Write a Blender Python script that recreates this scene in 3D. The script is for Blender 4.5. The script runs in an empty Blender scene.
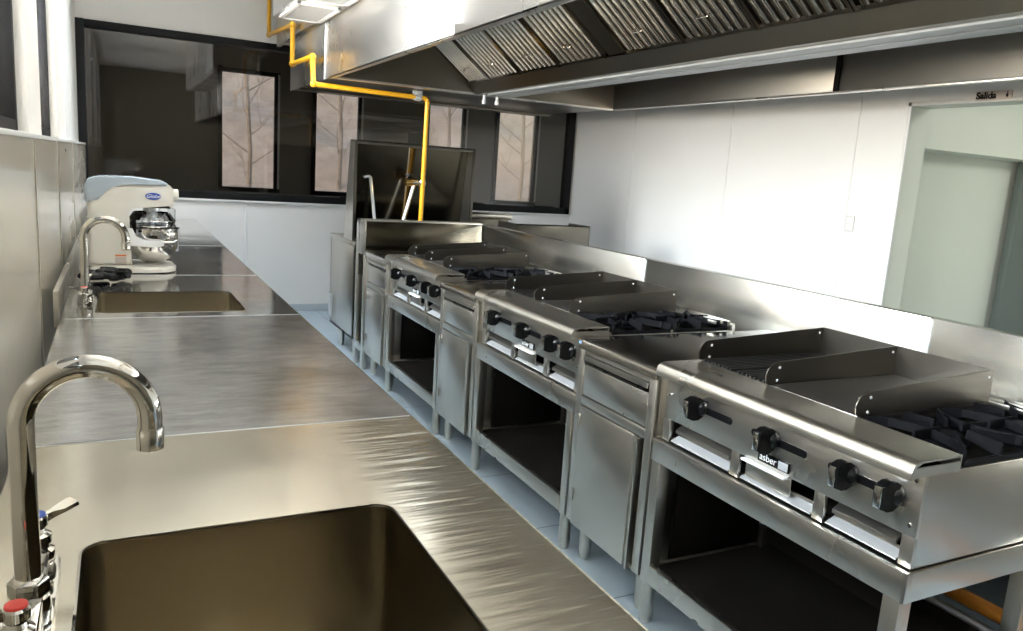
import bpy, bmesh, math, random
from mathutils import Vector, Matrix
random.seed(7)
PI = math.pi
S = bpy.context.scene
COL = S.collection

# ---------------------------------------------------------------- camera
PITCH, YAW, ROLL, FOC, CAMZ = -0.1793, 0.4757, 0.0675, 772.5, 1.5095
cy, sy = math.cos(YAW), math.sin(YAW); cp, sp = math.cos(PITCH), math.sin(PITCH)
F = Vector((sy*cp, cy*cp, sp)); r0 = Vector((cy, -sy, 0)); u0 = r0.cross(F)
c_, s_ = math.cos(ROLL), math.sin(ROLL)
RR = c_*r0 + s_*u0; UU = -s_*r0 + c_*u0
cam = bpy.data.cameras.new('camera'); camo = bpy.data.objects.new('camera', cam); COL.objects.link(camo)
cam.sensor_fit = 'HORIZONTAL'; cam.sensor_width = 36.0; cam.lens = 36.0*FOC/1023.0
cam.clip_start = 0.02; cam.clip_end = 200
M = Matrix(((RR.x, UU.x, -F.x, 0), (RR.y, UU.y, -F.y, 0), (RR.z, UU.z, -F.z, CAMZ), (0, 0, 0, 1)))
camo.matrix_world = M
S.camera = camo

# ---------------------------------------------------------------- world, lights, exposure
S.view_settings.view_transform = 'Standard'; S.view_settings.look = 'None'
S.view_settings.gamma = 1.0; S.view_settings.use_curve_mapping = False
S.view_settings.exposure = 0.10
W = bpy.data.worlds.new('sky'); S.world = W; W.use_nodes = True
nt = W.node_tree; bg = nt.nodes['Background']
sky = nt.nodes.new('ShaderNodeTexSky'); sky.sky_type = 'NISHITA'; sky.sun_disc = False
sky.sun_elevation = math.radians(38); sky.sun_rotation = math.radians(250)
wm = nt.nodes.new('ShaderNodeMix'); wm.data_type = 'RGBA'; wm.blend_type = 'MULTIPLY'; wm.inputs[0].default_value = 1.0
wm.inputs[7].default_value = (1.0, 0.84, 0.64, 1)
nt.links.new(sky.outputs[0], wm.inputs[6]); nt.links.new(wm.outputs[2], bg.inputs[0]); bg.inputs[1].default_value = 0.45

def area(name, loc, direction, sx, sy_, power, color, spread=180):
    l = bpy.data.lights.new(name, 'AREA'); l.shape = 'RECTANGLE'; l.size = sx; l.size_y = sy_
    l.energy = power; l.color = color; l.spread = math.radians(spread)
    o = bpy.data.objects.new(name, l); COL.objects.link(o); o.location = loc
    o.rotation_euler = Vector(direction).to_track_quat('-Z', 'Y').to_euler()
    return o
# daylight entering by the window openings of the left wall: cool light from the sky, warm light bounced up off the ground outside
for nm, y, w, k in (('near', 2.3, 2.3, 0.80), ('middle', 4.63, 1.0, 2.2), ('rear', -1.0, 2.8, 0.55)):
    dy = 0.35 if nm == 'middle' else 0.15
    area('skylight_left_'+nm, (-0.84, y, 2.36), (1, dy, -0.65), w, 1.30, 102*w*k, (0.62, 0.80, 1.0), 160)
    area('groundlight_left_'+nm, (-0.84, y, 2.16), (1, dy, 0.65), w, 1.30, 108*w*k, (1.0, 0.86, 0.68), 165)
# added fill light under the ceiling, brightening the back wall and far worktops
area('back_wall_fill', (0.45, 6.5, 3.18), (0, 0.12, -1), 1.1, 1.8, 46, (0.84, 0.92, 1.0), 105)
# added fill light brightening the corridor past the exit opening
area('corridor_fill', (5.8, 1.2, 2.6), (0, 0.9, -1), 0.6, 0.6, 26, (0.97, 1.0, 0.92))

# ---------------------------------------------------------------- materials
def newmat(name):
    m = bpy.data.materials.new(name); m.use_nodes = True
    return m, m.node_tree, m.node_tree.nodes['Principled BSDF']
def coords(nt, scale):
    tc = nt.nodes.new('ShaderNodeTexCoord'); mp = nt.nodes.new('ShaderNodeMapping')
    mp.inputs['Scale'].default_value = scale
    nt.links.new(tc.outputs['Object'], mp.inputs[0]); return mp.outputs[0]
def noise(nt, vec, sc, detail=3, rough=0.5):
    n = nt.nodes.new('ShaderNodeTexNoise'); n.inputs['Scale'].default_value = sc
    n.inputs['Detail'].default_value = detail; n.inputs['Roughness'].default_value = rough
    nt.links.new(vec, n.inputs['Vector']); return n.outputs['Fac']
def ramp(nt, fac, stops):
    r = nt.nodes.new('ShaderNodeValToRGB'); e = r.color_ramp.elements
    while len(e) < len(stops): e.new(0.5)
    for i, (p, c) in enumerate(stops):
        e[i].position = p; e[i].color = (*c, 1) if len(c) == 3 else c
    nt.links.new(fac, r.inputs[0]); return r.outputs[0]
def maprange(nt, fac, a, b, c, d):
    n = nt.nodes.new('ShaderNodeMapRange')
    for k, v in zip(('From Min', 'From Max', 'To Min', 'To Max'), (a, b, c, d)): n.inputs[k].default_value = v
    nt.links.new(fac, n.inputs['Value']); return n.outputs[0]
def bump(nt, h, strength, dist, bs):
    b = nt.nodes.new('ShaderNodeBump'); b.inputs['Strength'].default_value = strength
    b.inputs['Distance'].default_value = dist
    nt.links.new(h, b.inputs['Height']); nt.links.new(b.outputs[0], bs.inputs['Normal']); return b
def plain(name, col, rough=0.5, metal=0.0, spec=0.5, vary=0.0, sc=6.0, bumpy=0.0):
    m, nt, b = newmat(name)
    b.inputs['Base Color'].default_value = (*col, 1); b.inputs['Roughness'].default_value = rough
    b.inputs['Metallic'].default_value = metal; b.inputs['Specular IOR Level'].default_value = spec
    v = coords(nt, (1, 1, 1)); n = noise(nt, v, sc)
    k = 1 - vary
    nt.links.new(ramp(nt, n, [(0.3, tuple(x*k for x in col)), (0.7, col)]), b.inputs['Base Color'])
    if bumpy: bump(nt, noise(nt, v, 60), bumpy, 0.002, b)
    return m
def steel(name, col=(0.63, 0.60, 0.545), rough=0.27, scale=(1, 1, 60), amp=0.018, smudge=0.03, bs=0.0, wav=0.0, wscale=(1, 1, 1)):
    """brushed stainless: fine grain along one axis, cloudy smudges in the gloss"""
    m, nt, b = newmat(name)
    b.inputs['Metallic'].default_value = 1.0
    g = noise(nt, coords(nt, tuple(3*k for k in scale)), 7.0, 3, 0.6)
    sm = noise(nt, coords(nt, (1, 1, 1)), 3.2, 3, 0.55)
    nt.links.new(ramp(nt, g, [(0.25, tuple(c*(1-amp*1.6) for c in col)), (0.75, tuple(min(1, c*(1+amp)) for c in col))]), b.inputs['Base Color'])
    ma = nt.nodes.new('ShaderNodeMath'); ma.operation = 'ADD'
    ma.inputs[0].default_value = 0.0
    nt.links.new(maprange(nt, sm, 0.2, 0.8, rough - smudge*0.5, rough + smudge*0.5), ma.inputs[1])
    nt.links.new(ma.outputs[0], b.inputs['Roughness'])
    bp_ = bump(nt, g, bs, 0.0006, b)
    if wav:
        w = noise(nt, coords(nt, wscale), 1.6, 1, 0.4)
        b2 = nt.nodes.new('ShaderNodeBump'); b2.inputs['Strength'].default_value = 1.0; b2.inputs['Distance'].default_value = wav
        nt.links.new(w, b2.inputs['Height']); nt.links.new(b2.outputs[0], bp_.inputs['Normal'])
    return m
ST_V = steel('stainless_vertical_grain', col=(0.70, 0.67, 0.61), scale=(60, 60, 1), rough=0.30)
ST_H = steel('stainless_lengthwise_grain', col=(0.70, 0.67, 0.61), scale=(60, 1, 60), rough=0.28)
ST_X = steel('stainless_cross_grain', scale=(1, 60, 60), rough=0.28)
ST_RSK = steel('stainless_rear_skirt', col=(0.30, 0.29, 0.275), scale=(60, 1, 60), rough=0.35, smudge=0.02, amp=0.01, bs=0.0)
ST_TOP = steel('stainless_cabinet_top', col=(0.68, 0.66, 0.62), scale=(1, 60, 60), rough=0.16)
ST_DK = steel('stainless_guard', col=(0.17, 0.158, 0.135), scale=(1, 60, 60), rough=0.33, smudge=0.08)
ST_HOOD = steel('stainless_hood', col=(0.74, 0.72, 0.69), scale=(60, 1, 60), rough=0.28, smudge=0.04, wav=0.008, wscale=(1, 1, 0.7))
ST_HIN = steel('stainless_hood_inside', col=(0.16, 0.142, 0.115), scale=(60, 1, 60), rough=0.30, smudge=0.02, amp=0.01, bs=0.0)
ST_SPL = steel('stainless_splash', col=(0.60, 0.59, 0.56), scale=(60, 1, 60), rough=0.22, smudge=0.05, wav=0.006)
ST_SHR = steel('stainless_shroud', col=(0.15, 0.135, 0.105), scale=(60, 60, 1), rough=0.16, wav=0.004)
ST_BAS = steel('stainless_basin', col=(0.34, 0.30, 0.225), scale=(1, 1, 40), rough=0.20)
ST_BAS2 = steel('stainless_basin_lit', col=(0.62, 0.57, 0.47), scale=(1, 1, 40), rough=0.18)  # same steel as the first basin; falling light put into the brighter colour
CHROME_F = plain('faucet_chrome', (0.56, 0.54, 0.50), 0.06, 1.0)
CHROME = plain('chrome', (0.78, 0.77, 0.75), 0.05, 1.0)
FILTER = plain('filter_steel', (0.56, 0.50, 0.42), 0.16, 1.0, vary=0.25, sc=14)
IRON = plain('cast_iron', (0.004, 0.004, 0.0055), 0.6, 0.0, spec=0.12, vary=0.3, sc=40, bumpy=0.3)
GRATE = plain('grill_iron', (0.03, 0.028, 0.026), 0.45, 0.3, vary=0.3, sc=30)
BLACK = plain('black_plastic', (0.004, 0.004, 0.0045), 0.30, spec=0.3)
DARK = plain('dark_and_shade_steel', (0.008, 0.007, 0.006), 0.7, spec=0.05)  # near-black steel; shade of the open bays is put into this colour
GRIDDLE = steel('griddle_plate', col=(0.30, 0.29, 0.275), scale=(1, 40, 1), rough=0.36, smudge=0.2)
YELLOW = plain('yellow_gas_paint', (0.74, 0.37, 0.014), 0.32, vary=0.12, sc=9)
ORANGE = plain('ochre_gas_paint', (0.36, 0.13, 0.012), 0.4)
BRASS = plain('brass', (0.75, 0.50, 0.18), 0.25, 1.0)
WHITEP = plain('white_plastic', (0.80, 0.81, 0.82), 0.3)
GALV = plain('galvanised_tube', (0.72, 0.75, 0.78), 0.3, 0.6)
CREAM = plain('cream_enamel', (0.72, 0.70, 0.64), 0.22, vary=0.03)
GREYBL = plain('blue_grey_enamel', (0.40, 0.46, 0.52), 0.2, vary=0.05)
WALLW = plain('white_wall_panel', (0.78, 0.775, 0.76), 0.45, vary=0.035, sc=1.3)
WALLP = plain('painted_wall', (0.78, 0.76, 0.72), 0.6, vary=0.04, sc=3)
CEIL = plain('ceiling_paint', (0.80, 0.79, 0.76), 0.7)
TRIMW = plain('white_trim', (0.74, 0.74, 0.73), 0.35)
CORR = plain('corridor_paint', (0.66, 0.68, 0.61), 0.5, vary=0.03, sc=2)
GREYW = plain('grey_partition', (0.20, 0.185, 0.16), 0.6)
BLKFR = plain('black_frame', (0.008, 0.008, 0.009), 0.5, spec=0.2)
GREYFR = plain('grey_frame', (0.16, 0.16, 0.165), 0.4)
RED = plain('red_cap', (0.55, 0.03, 0.02), 0.3)
BLUE = plain('blue_cap', (0.03, 0.08, 0.40), 0.3)
ORL = plain('orange_label', (0.70, 0.20, 0.05), 0.4)
SIGN = plain('sign_plate', (0.50, 0.44, 0.40), 0.4, 0.2)
RUBBER = plain('black_rubber', (0.005, 0.005, 0.006), 0.5, spec=0.2)

def worktop_mat(name, col, rough, wavy, scratch):
    m, nt, b = newmat(name); b.inputs['Metallic'].default_value = 0.9 if scratch else 0.92
    g = noise(nt, coords(nt, (2, 120, 1)), 8.0, 4, 0.6)
    sm = noise(nt, coords(nt, (1, 1, 1)), 4.0, 4, 0.6)
    base = ramp(nt, g, [(0.25, tuple(c*0.9 for c in col)), (0.75, tuple(min(1, c*1.05) for c in col))])
    if scratch:
        sc = noise(nt, coords(nt, (3, 10, 1)), 3.0, 10, 0.85)
        mx = nt.nodes.new('ShaderNodeMix'); mx.data_type = 'RGBA'; mx.blend_type = 'MULTIPLY'; mx.inputs[0].default_value = 1.0
        nt.links.new(base, mx.inputs[6]); nt.links.new(ramp(nt, sc, [(0.40, (0.66, 0.66, 0.67)), (0.58, (1, 1, 1))]), mx.inputs[7])
        base = mx.outputs[2]
    nt.links.new(base, b.inputs['Base Color'])
    nt.links.new(maprange(nt, sm, 0.3, 0.7, rough - 0.05, rough + 0.06), b.inputs['Roughness'])
    bb = bump(nt, g, 0.05, 0.0006, b)
    if wavy:   # shallow pressing ripples that run across the front border of the sheet
        tc = nt.nodes.new('ShaderNodeTexCoord'); sx = nt.nodes.new('ShaderNodeSeparateXYZ')
        nt.links.new(tc.outputs['Object'], sx.inputs[0])
        mask = maprange(nt, sx.outputs['X'], 0.38, 0.60, 0.0, 1.0)
        mp2 = nt.nodes.new('ShaderNodeMapping'); mp2.inputs['Rotation'].default_value = (0, 0, math.radians(-38)); mp2.inputs['Scale'].default_value = (3.0, 30, 1)
        nt.links.new(tc.outputs['Object'], mp2.inputs[0]); w = noise(nt, mp2.outputs[0], 1.5, 2, 0.5)
        mu = nt.nodes.new('ShaderNodeMath'); mu.operation = 'MULTIPLY'
        nt.links.new(w, mu.inputs[0]); nt.links.new(mask, mu.inputs[1])
        b2 = nt.nodes.new('ShaderNodeBump'); b2.inputs['Strength'].default_value = 1.0; b2.inputs['Distance'].default_value = wavy
        nt.links.new(mu.outputs[0], b2.inputs['Height']); nt.links.new(b2.outputs[0], bb.inputs['Normal'])
    return m
WT_A = worktop_mat('worktop_sink_sheet', (0.71, 0.655, 0.54), 0.18, 0.0028, False)
WT_B = worktop_mat('worktop_scuffed_sheet', (0.68, 0.675, 0.66), 0.20, 0.0, True)
WT_C = worktop_mat('worktop_polished_sheet', (0.62, 0.61, 0.59), 0.10, 0.0, True)

def tile_floor():
    m, nt, b = newmat('blue_grey_floor_tile')
    br = nt.nodes.new('ShaderNodeTexBrick'); br.offset = 0.0
    br.inputs['Scale'].default_value = 1.0; br.inputs['Brick Width'].default_value = 0.6; br.inputs['Row Height'].default_value = 0.6
    br.inputs['Mortar Size'].default_value = 0.004
    br.inputs['Color1'].default_value = (0.42, 0.52, 0.60, 1); br.inputs['Color2'].default_value = (0.44, 0.54, 0.62, 1)
    br.inputs['Mortar'].default_value = (0.20, 0.25, 0.29, 1)
    tc = nt.nodes.new('ShaderNodeTexCoord'); mp = nt.nodes.new('ShaderNodeMapping'); mp.inputs['Location'].default_value = (0.0, 0.27, 0)
    nt.links.new(tc.outputs['Object'], mp.inputs[0]); nt.links.new(mp.outputs[0], br.inputs['Vector'])
    nt.links.new(br.outputs['Color'], b.inputs['Base Color']); b.inputs['Roughness'].default_value = 0.3
    return m
FLOOR = tile_floor()
def clad():
    m, nt, b = newmat('glazed_wainscot_sheet')
    b.inputs['Metallic'].default_value = 0.2
    n = noise(nt, coords(nt, (1, 1, 6)), 1.5, 1, 0.4)
    nt.links.new(ramp(nt, n, [(0.3, (0.68, 0.63, 0.54)), (0.7, (0.72, 0.67, 0.58))]), b.inputs['Base Color'])
    b.inputs['Roughness'].default_value = 0.16
    return m
CLAD = clad()
def glass(name, tint, boost):
    m = bpy.data.materials.new(name); m.use_nodes = True; nt = m.node_tree
    for n in list(nt.nodes): nt.nodes.remove(n)
    out = nt.nodes.new('ShaderNodeOutputMaterial'); mix = nt.nodes.new('ShaderNodeMixShader')
    tr = nt.nodes.new('ShaderNodeBsdfTransparent'); tr.inputs[0].default_value = (*tint, 1)
    gl = nt.nodes.new('ShaderNodeBsdfGlossy'); gl.inputs['Roughness'].default_value = 0.01
    gl.inputs['Color'].default_value = (boost, boost, boost, 1)
    fr = nt.nodes.new('ShaderNodeFresnel'); fr.inputs[0].default_value = 1.5
    nt.links.new(fr.outputs[0], mix.inputs[0]); nt.links.new(tr.outputs[0], mix.inputs[1])
    nt.links.new(gl.outputs[0], mix.inputs[2]); nt.links.new(mix.outputs[0], out.inputs[0])
    return m
GLASS_T = glass('tinted_partition_glass', (0.80, 0.78, 0.76), 1.0)
GLASS_C = glass('clear_window_glass', (0.95, 0.96, 0.96), 1.0)
GUARD = glass('clear_guard_plastic', (0.88, 0.90, 0.92), 1.0)
LAMP, lnt, lb = newmat('strip_light_diffuser')
lb.inputs['Base Color'].default_value = (0.8, 0.8, 0.78, 1); lb.inputs['Roughness'].default_value = 0.4

# ---------------------------------------------------------------- mesh helpers
def box(bm, x0, x1, y0, y1, z0, z1, bev=0.0):
    g = bmesh.ops.create_cube(bm, size=1.0)
    vs = g['verts']
    for v in vs:
        v.co = Vector(((x0+x1)/2 + v.co.x*(x1-x0), (y0+y1)/2 + v.co.y*(y1-y0), (z0+z1)/2 + v.co.z*(z1-z0)))
    if bev > 0:
        es = list({e for v in vs for e in v.link_edges})
        bmesh.ops.bevel(bm, geom=es, offset=bev, segments=2, profile=0.5, affect='EDGES', clamp_overlap=True)
def lathe(bm, prof, origin=(0, 0, 0), axis='z', n=24):
    """prof: list of (radius, height)"""
    o = Vector(origin); rings = []
    ax = {'z': (Vector((1, 0, 0)), Vector((0, 1, 0)), Vector((0, 0, 1))),
          'x': (Vector((0, 1, 0)), Vector((0, 0, 1)), Vector((1, 0, 0))),
          '-x': (Vector((0, 0, 1)), Vector((0, 1, 0)), Vector((-1, 0, 0))),
          'y': (Vector((0, 0, 1)), Vector((1, 0, 0)), Vector((0, 1, 0)))}[axis]
    for r, h in prof:
        if r < 1e-6: rings.append([bm.verts.new(o + ax[2]*h)])
        else: rings.append([bm.verts.new(o + ax[2]*h + ax[0]*r*math.cos(2*PI*i/n) + ax[1]*r*math.sin(2*PI*i/n)) for i in range(n)])
    for a, b in zip(rings, rings[1:]):
        if len(a) == 1 and len(b) == 1: continue
        for i in range(n):
            j = (i+1) % n
            if len(a) == 1: f = (a[0], b[j], b[i])
            elif len(b) == 1: f = (a[i], a[j], b[0])
            else: f = (a[i], a[j], b[j], b[i])
            try: bm.faces.new(f)
            except ValueError: pass
    for ring in (rings[0], rings[-1]):
        if len(ring) > 2:
            try: bm.faces.new(ring)
            except ValueError: pass
def tube(bm, pts, r, n=12, rs=None, flat=1.0):
    pts = [Vector(p) for p in pts]; rings = []; up = None
    for i, p in enumerate(pts):
        d = ((pts[i+1] if i+1 < len(pts) else p) - (pts[i-1] if i else p)).normalized()
        if up is None:
            up = Vector((0, 0, 1)) if abs(d.z) < 0.9 else Vector((0, 1, 0))
        a = d.cross(up).normalized(); b = a.cross(d).normalized(); up = b
        q = rs[i] if rs else r
        rings.append([bm.verts.new(p + a*q*math.cos(2*PI*k/n) + b*q*flat*math.sin(2*PI*k/n)) for k in range(n)])
    for A, B in zip(rings, rings[1:]):
        for k in range(n): bm.faces.new((A[k], A[(k+1) % n], B[(k+1) % n], B[k]))
    bm.faces.new(rings[0]); bm.faces.new(rings[-1])
def bend(pts, rad, seg=6):
    """round the corners of a polyline"""
    pts = [Vector(p) for p in pts]; out = [pts[0]]
    for a, b, c in zip(pts, pts[1:], pts[2:]):
        u = (a-b).normalized(); v = (c-b).normalized()
        r_ = min(rad, (a-b).length*0.45, (c-b).length*0.45)
        p, q = b+u*r_, b+v*r_
        for k in range(seg+1):
            t = k/seg; out.append((1-t)**2*p + 2*t*(1-t)*b + t*t*q)
    out.append(pts[-1]); return out
def prism(bm, prof, axis, a0, a1):
    """prof: 2-D outline; axis 'y': (x,z) outline pushed along y; 'x': (y,z); 'z': (x,y)"""
    def P(p, t):
        return {'y': (p[0], t, p[1]), 'x': (t, p[0], p[1]), 'z': (p[0], p[1], t)}[axis]
    A = [bm.verts.new(P(p, a0)) for p in prof]; B = [bm.verts.new(P(p, a1)) for p in prof]
    bm.faces.new(A); bm.faces.new(B[::-1])
    n = len(prof)
    for i in range(n): bm.faces.new((A[i], B[i], B[(i+1) % n], A[(i+1) % n]))
def rrect(x0, x1, y0, y1, r, seg=6):
    out = []
    for cx, cy_, a in ((x1-r, y1-r, 0), (x0+r, y1-r, 90), (x0+r, y0+r, 180), (x1-r, y0+r, 270)):
        for k in range(seg+1):
            t = math.radians(a + 90*k/seg); out.append((cx + r*math.cos(t), cy_ + r*math.sin(t)))
    return out
def obj(name, bm, mat, parent=None, smooth=True, loc=None, label=None):
    bmesh.ops.recalc_face_normals(bm, faces=bm.faces[:])
    me = bpy.data.meshes.new(name); bm.to_mesh(me); bm.free()
    me.materials.append(mat)
    if smooth:
        for p in me.polygons: p.use_smooth = True
        me.set_sharp_from_angle(angle=math.radians(35))
    o = bpy.data.objects.new(name, me); COL.objects.link(o)
    if parent: o.parent = parent
    if loc: o.location = loc
    if label: o['label'] = label
    return o
def B(): return bmesh.new()
def part(name, mat, parent, *boxes, bev=0.002, label=None):
    bm = B()
    for b in boxes: box(bm, *b, bev)
    return obj(name, bm, mat, parent, label=label)
def thing(name, label, cat, loc=(0, 0, 0), group=None, rz=0):
    o = bpy.data.objects.new(name, None); COL.objects.link(o); o.location = loc; o.rotation_euler = (0, 0, rz)
    o.empty_display_size = 0.1; o['label'] = label; o['category'] = cat
    if group: o['group'] = group
    return o
def tag(o, label, cat, group=None):
    o['label'] = label; o['category'] = cat
    if group: o['group'] = group
    return o
def struct(name, mat, *boxes, bev=0.0, parent=None):
    o = part(name, mat, parent, *boxes, bev=bev); o['kind'] = 'structure'; return o
def dup(root, loc, label, rz=0, group=None):
    r = root.copy(); COL.objects.link(r); r.location = loc; r.rotation_euler = (0, 0, rz); r['label'] = label
    if group: r['group'] = group
    for ch in list(root.children):
        c = ch.copy(); COL.objects.link(c); c.parent = r
        for g in list(ch.children):
            d = g.copy(); COL.objects.link(d); d.parent = c
    return r
def text(name, body, size, mat, parent, mat4, thick=0.0006, label=None, shear=0.0, bold=0.0):
    cu = bpy.data.curves.new(name, 'FONT'); cu.body = body; cu.size = size; cu.extrude = thick; cu.shear = shear
    cu.offset = bold; cu.align_x = 'CENTER'; cu.align_y = 'CENTER'
    t = bpy.data.objects.new('tmp', cu); COL.objects.link(t)
    dg = bpy.context.evaluated_depsgraph_get(); me = bpy.data.meshes.new_from_object(t.evaluated_get(dg))
    bpy.data.objects.remove(t); me.name = name; me.materials.clear(); me.materials.append(mat); me.transform(mat4)
    o = bpy.data.objects.new(name, me); COL.objects.link(o); o.parent = parent
    return o
# text planes: facing -x (read from the left of the room), facing -y
FACE_NX = Matrix(((0, 0, -1, 0), (-1, 0, 0, 0), (0, 1, 0, 0), (0, 0, 0, 1)))
FACE_NY = Matrix(((1, 0, 0, 0), (0, 0, -1, 0), (0, 1, 0, 0), (0, 0, 0, 1)))

# ================================================================ ROOM
XL, XR, YB, YN, ZC = -0.25, 4.75, 7.9, -3.0, 3.2
struct('floor', FLOOR, (-0.6, 7.2, YN-0.2, 10.7, -0.12, 0.0))
struct('ceiling', CEIL, (-0.6, 7.2, YN-0.2, 10.7, ZC, ZC+0.12))
# left wall: steel-clad lower part, plastered upper part with deep window openings
struct('wall_left', CLAD, (-0.55, XL, YN, YB, 0.0, 1.525))
piers = [(YN, -2.45), (0.5, 1.1), (3.53, 4.10), (5.17, YB)]
bm = B()
for a, b in piers: box(bm, -0.55, -0.30, a, b, 1.525, 3.0)
box(bm, -0.55, -0.30, YN, YB, 3.0, ZC)
o = obj('wall_left_upper', bm, WALLP, smooth=False); o['kind'] = 'structure'
struct('trim_1', TRIMW, (-0.56, XL+0.004, YN, YB, 1.525, 1.54), bev=0.002)
struct('trim_2', ST_V, (XL, XL+0.004, 3.07, 3.085, 0, 1.53), (XL, XL+0.004, 4.24, 4.252, 0, 1.53), (XL, XL+0.004, 5.6, 5.612, 0, 1.53))
struct('trim_3', TRIMW, (-0.302, -0.290, 6.0, 6.05, 1.54, 3.0), bev=0.003)
def left_window(n, y0, y1):
    t = bpy.data.objects.new('window_%d' % n, None); COL.objects.link(t); t['kind'] = 'structure'
    t.location = (-0.365, (y0+y1)/2, 1.54)
    h = (y1-y0)/2
    part('window_frame', BLKFR, t, (-0.03, 0.03, -h, -h+0.05, 0, 1.46), (-0.03, 0.03, h-0.05, h, 0, 1.46),
         (-0.03, 0.03, -h, h, 0, 0.05), (-0.03, 0.03, -h, h, 1.41, 1.46))
    part('pane', GLASS_C, t, (-0.004, 0.004, -h+0.05, h-0.05, 0.05, 1.41), bev=0)
for n, (a, b) in enumerate([(1.1, 3.53), (4.10, 5.17), (-2.45, 0.5)]): left_window(n+1, a, b)
# back wall with the long tinted window
struct('wall_back', WALLW, (-0.6, 4.95, YB, YB+0.15, 0, 1.10))
struct('wall_back_upper', WALLP, (-0.6, 4.95, YB, YB+0.15, 2.58, ZC), (-0.6, -0.36, YB, YB+0.15, 1.10, 2.58), (4.72, 4.95, YB, YB+0.15, 1.10, 2.58))
t = bpy.data.objects.new('window_4', None); COL.objects.link(t); t['kind'] = 'structure'; t.location = (0, YB, 1.10)
part('window_frame', BLKFR, t, (-0.36, 4.72, -0.03, 0.10, 0.0, 0.07), (-0.36, 4.72, -0.03, 0.10, 1.42, 1.48),
     (-0.36, -0.235, -0.05, 0.10, 0, 1.48), (4.66, 4.72, -0.03, 0.10, 0, 1.48))
part('window_sill', TRIMW, t, (-0.25, 4.74, -0.035, 0.0, -0.02, 0.0))
part('pane', GLASS_T, t, (-0.27, 4.66, 0.03, 0.038, 0.07, 1.42), bev=0)
part('sash_handle', BLKFR, t, (0.62, 0.72, -0.06, -0.028, 0.065, 0.082), (2.0, 2.35, -0.06, -0.028, 0.065, 0.085), (3.3, 3.6, -0.06, -0.028, 0.065, 0.085), (4.25, 4.5, -0.06, -0.028, 0.065, 0.085), bev=0.004)
struct('trim_4', TRIMW, (1.085, 1.115, YB-0.012, YB, 0.07, 1.08), (3.05, 3.08, YB-0.012, YB, 0.07, 1.08), bev=0.003)
struct('baseboard_back', plain('baseboard_grey', (0.45, 0.50, 0.55), 0.4), (0.0, 4.75, YB-0.015, YB, 0, 0.075), bev=0.003)
# right wall with the exit opening
struct('wall_right', WALLW, (XR, XR+0.2, 3.6, YB, 0, ZC), (XR, XR+0.2, 2.05, 3.6, 2.15, ZC), (XR, XR+0.2, YN, 2.05, 0, ZC))
struct('trim_5', TRIMW, (XR-0.006, XR, 5.30, 5.312, 0, ZC), (XR-0.006, XR, 3.99, 4.002, 0, ZC), (XR-0.006, XR, 6.73, 6.742, 0, ZC), bev=0.001)
struct('trim_6', TRIMW, (XR-0.008, XR+0.01, 3.585, 3.61, 0, 2.165), (XR-0.008, XR+0.01, 2.04, 3.61, 2.14, 2.165), bev=0.002)
struct('baseboard_right', plain('baseboard_grey_right', (0.45, 0.50, 0.55), 0.4), (XR-0.015, XR, 3.62, YB, 0, 0.08), bev=0.003)
# corridor
struct('wall_corridor_end', CORR, (4.95, 7.2, 3.6, 3.85, 1.88, ZC), (4.95, 7.2, 3.85, 4.0, 0, ZC))
struct('wall_corridor_side', CORR, (7.05, 7.2, 0.0, 3.6, 0, ZC))
struct('wall_corridor_near', CORR, (4.95, 7.2, 0.0, 0.15, 0, ZC))
struct('trim_7', CORR, (XR+0.012, XR+0.2, 3.592, 3.6, 0, 2.14), (XR+0.012, XR+0.2, 2.05, 3.592, 2.142, 2.15))
struct('door_1', plain('dark_green_door', (0.10, 0.12, 0.11), 0.4), (6.38, 7.04, 3.74, 3.80, 0.0, 1.88), bev=0.003)
# wall behind the photographer
struct('wall_near', plain('olive_rear_wall', (0.22, 0.19, 0.14), 0.6), (-0.6, 4.95, YN-0.2, YN, 0, ZC))

# ---- room and outdoors seen through the tinted window
xs = [-0.6, 1.17, 1.85, 2.33, 2.94, 3.9, 4.46, 4.98, 5.64, 7.2]
bx = [(xs[i], xs[i+1], 10.5, 10.65, 0, ZC) for i in range(0, 10, 2)]
bx += [(a, b, 10.5, 10.65, 0, 1.13) for a, b in zip(xs[1::2], xs[2::2])] + [(a, b, 10.5, 10.65, 2.56, ZC) for a, b in zip(xs[1::2], xs[2::2])]
struct('wall_far', GREYW, *bx)
struct('wall_far_left', GREYW, (-0.75, -0.6, YB+0.15, 10.65, 0, ZC))
struct('wall_far_right', GREYW, (7.05, 7.2, YB+0.15, 10.5, 0, ZC))
for n, (a, b) in enumerate(zip(xs[1::2], xs[2::2])):
    t = bpy.data.objects.new('window_%d' % (n+5), None); COL.objects.link(t); t['kind'] = 'structure'; t.location = (a, 10.48, 1.13)
    w = b-a
    part('window_frame', BLKFR, t, (-0.05, 0.0, -0.03, 0.04, -0.05, 1.47), (w-0.05, w, -0.03, 0.04, 0, 1.43), (-0.05, w+0.02, -0.03, 0.04, 1.40, 1.45), (-0.05, w+0.02, -0.03, 0.04, -0.05, 0.0))
    part('mullion', TRIMW, t, (w-0.012, w+0.012, -0.04, -0.03, 0, 1.43), label='pale window stile')
    part('pane', GLASS_C, t, (0, w-0.05, 0.0, 0.008, 0, 1.40), bev=0)

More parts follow.
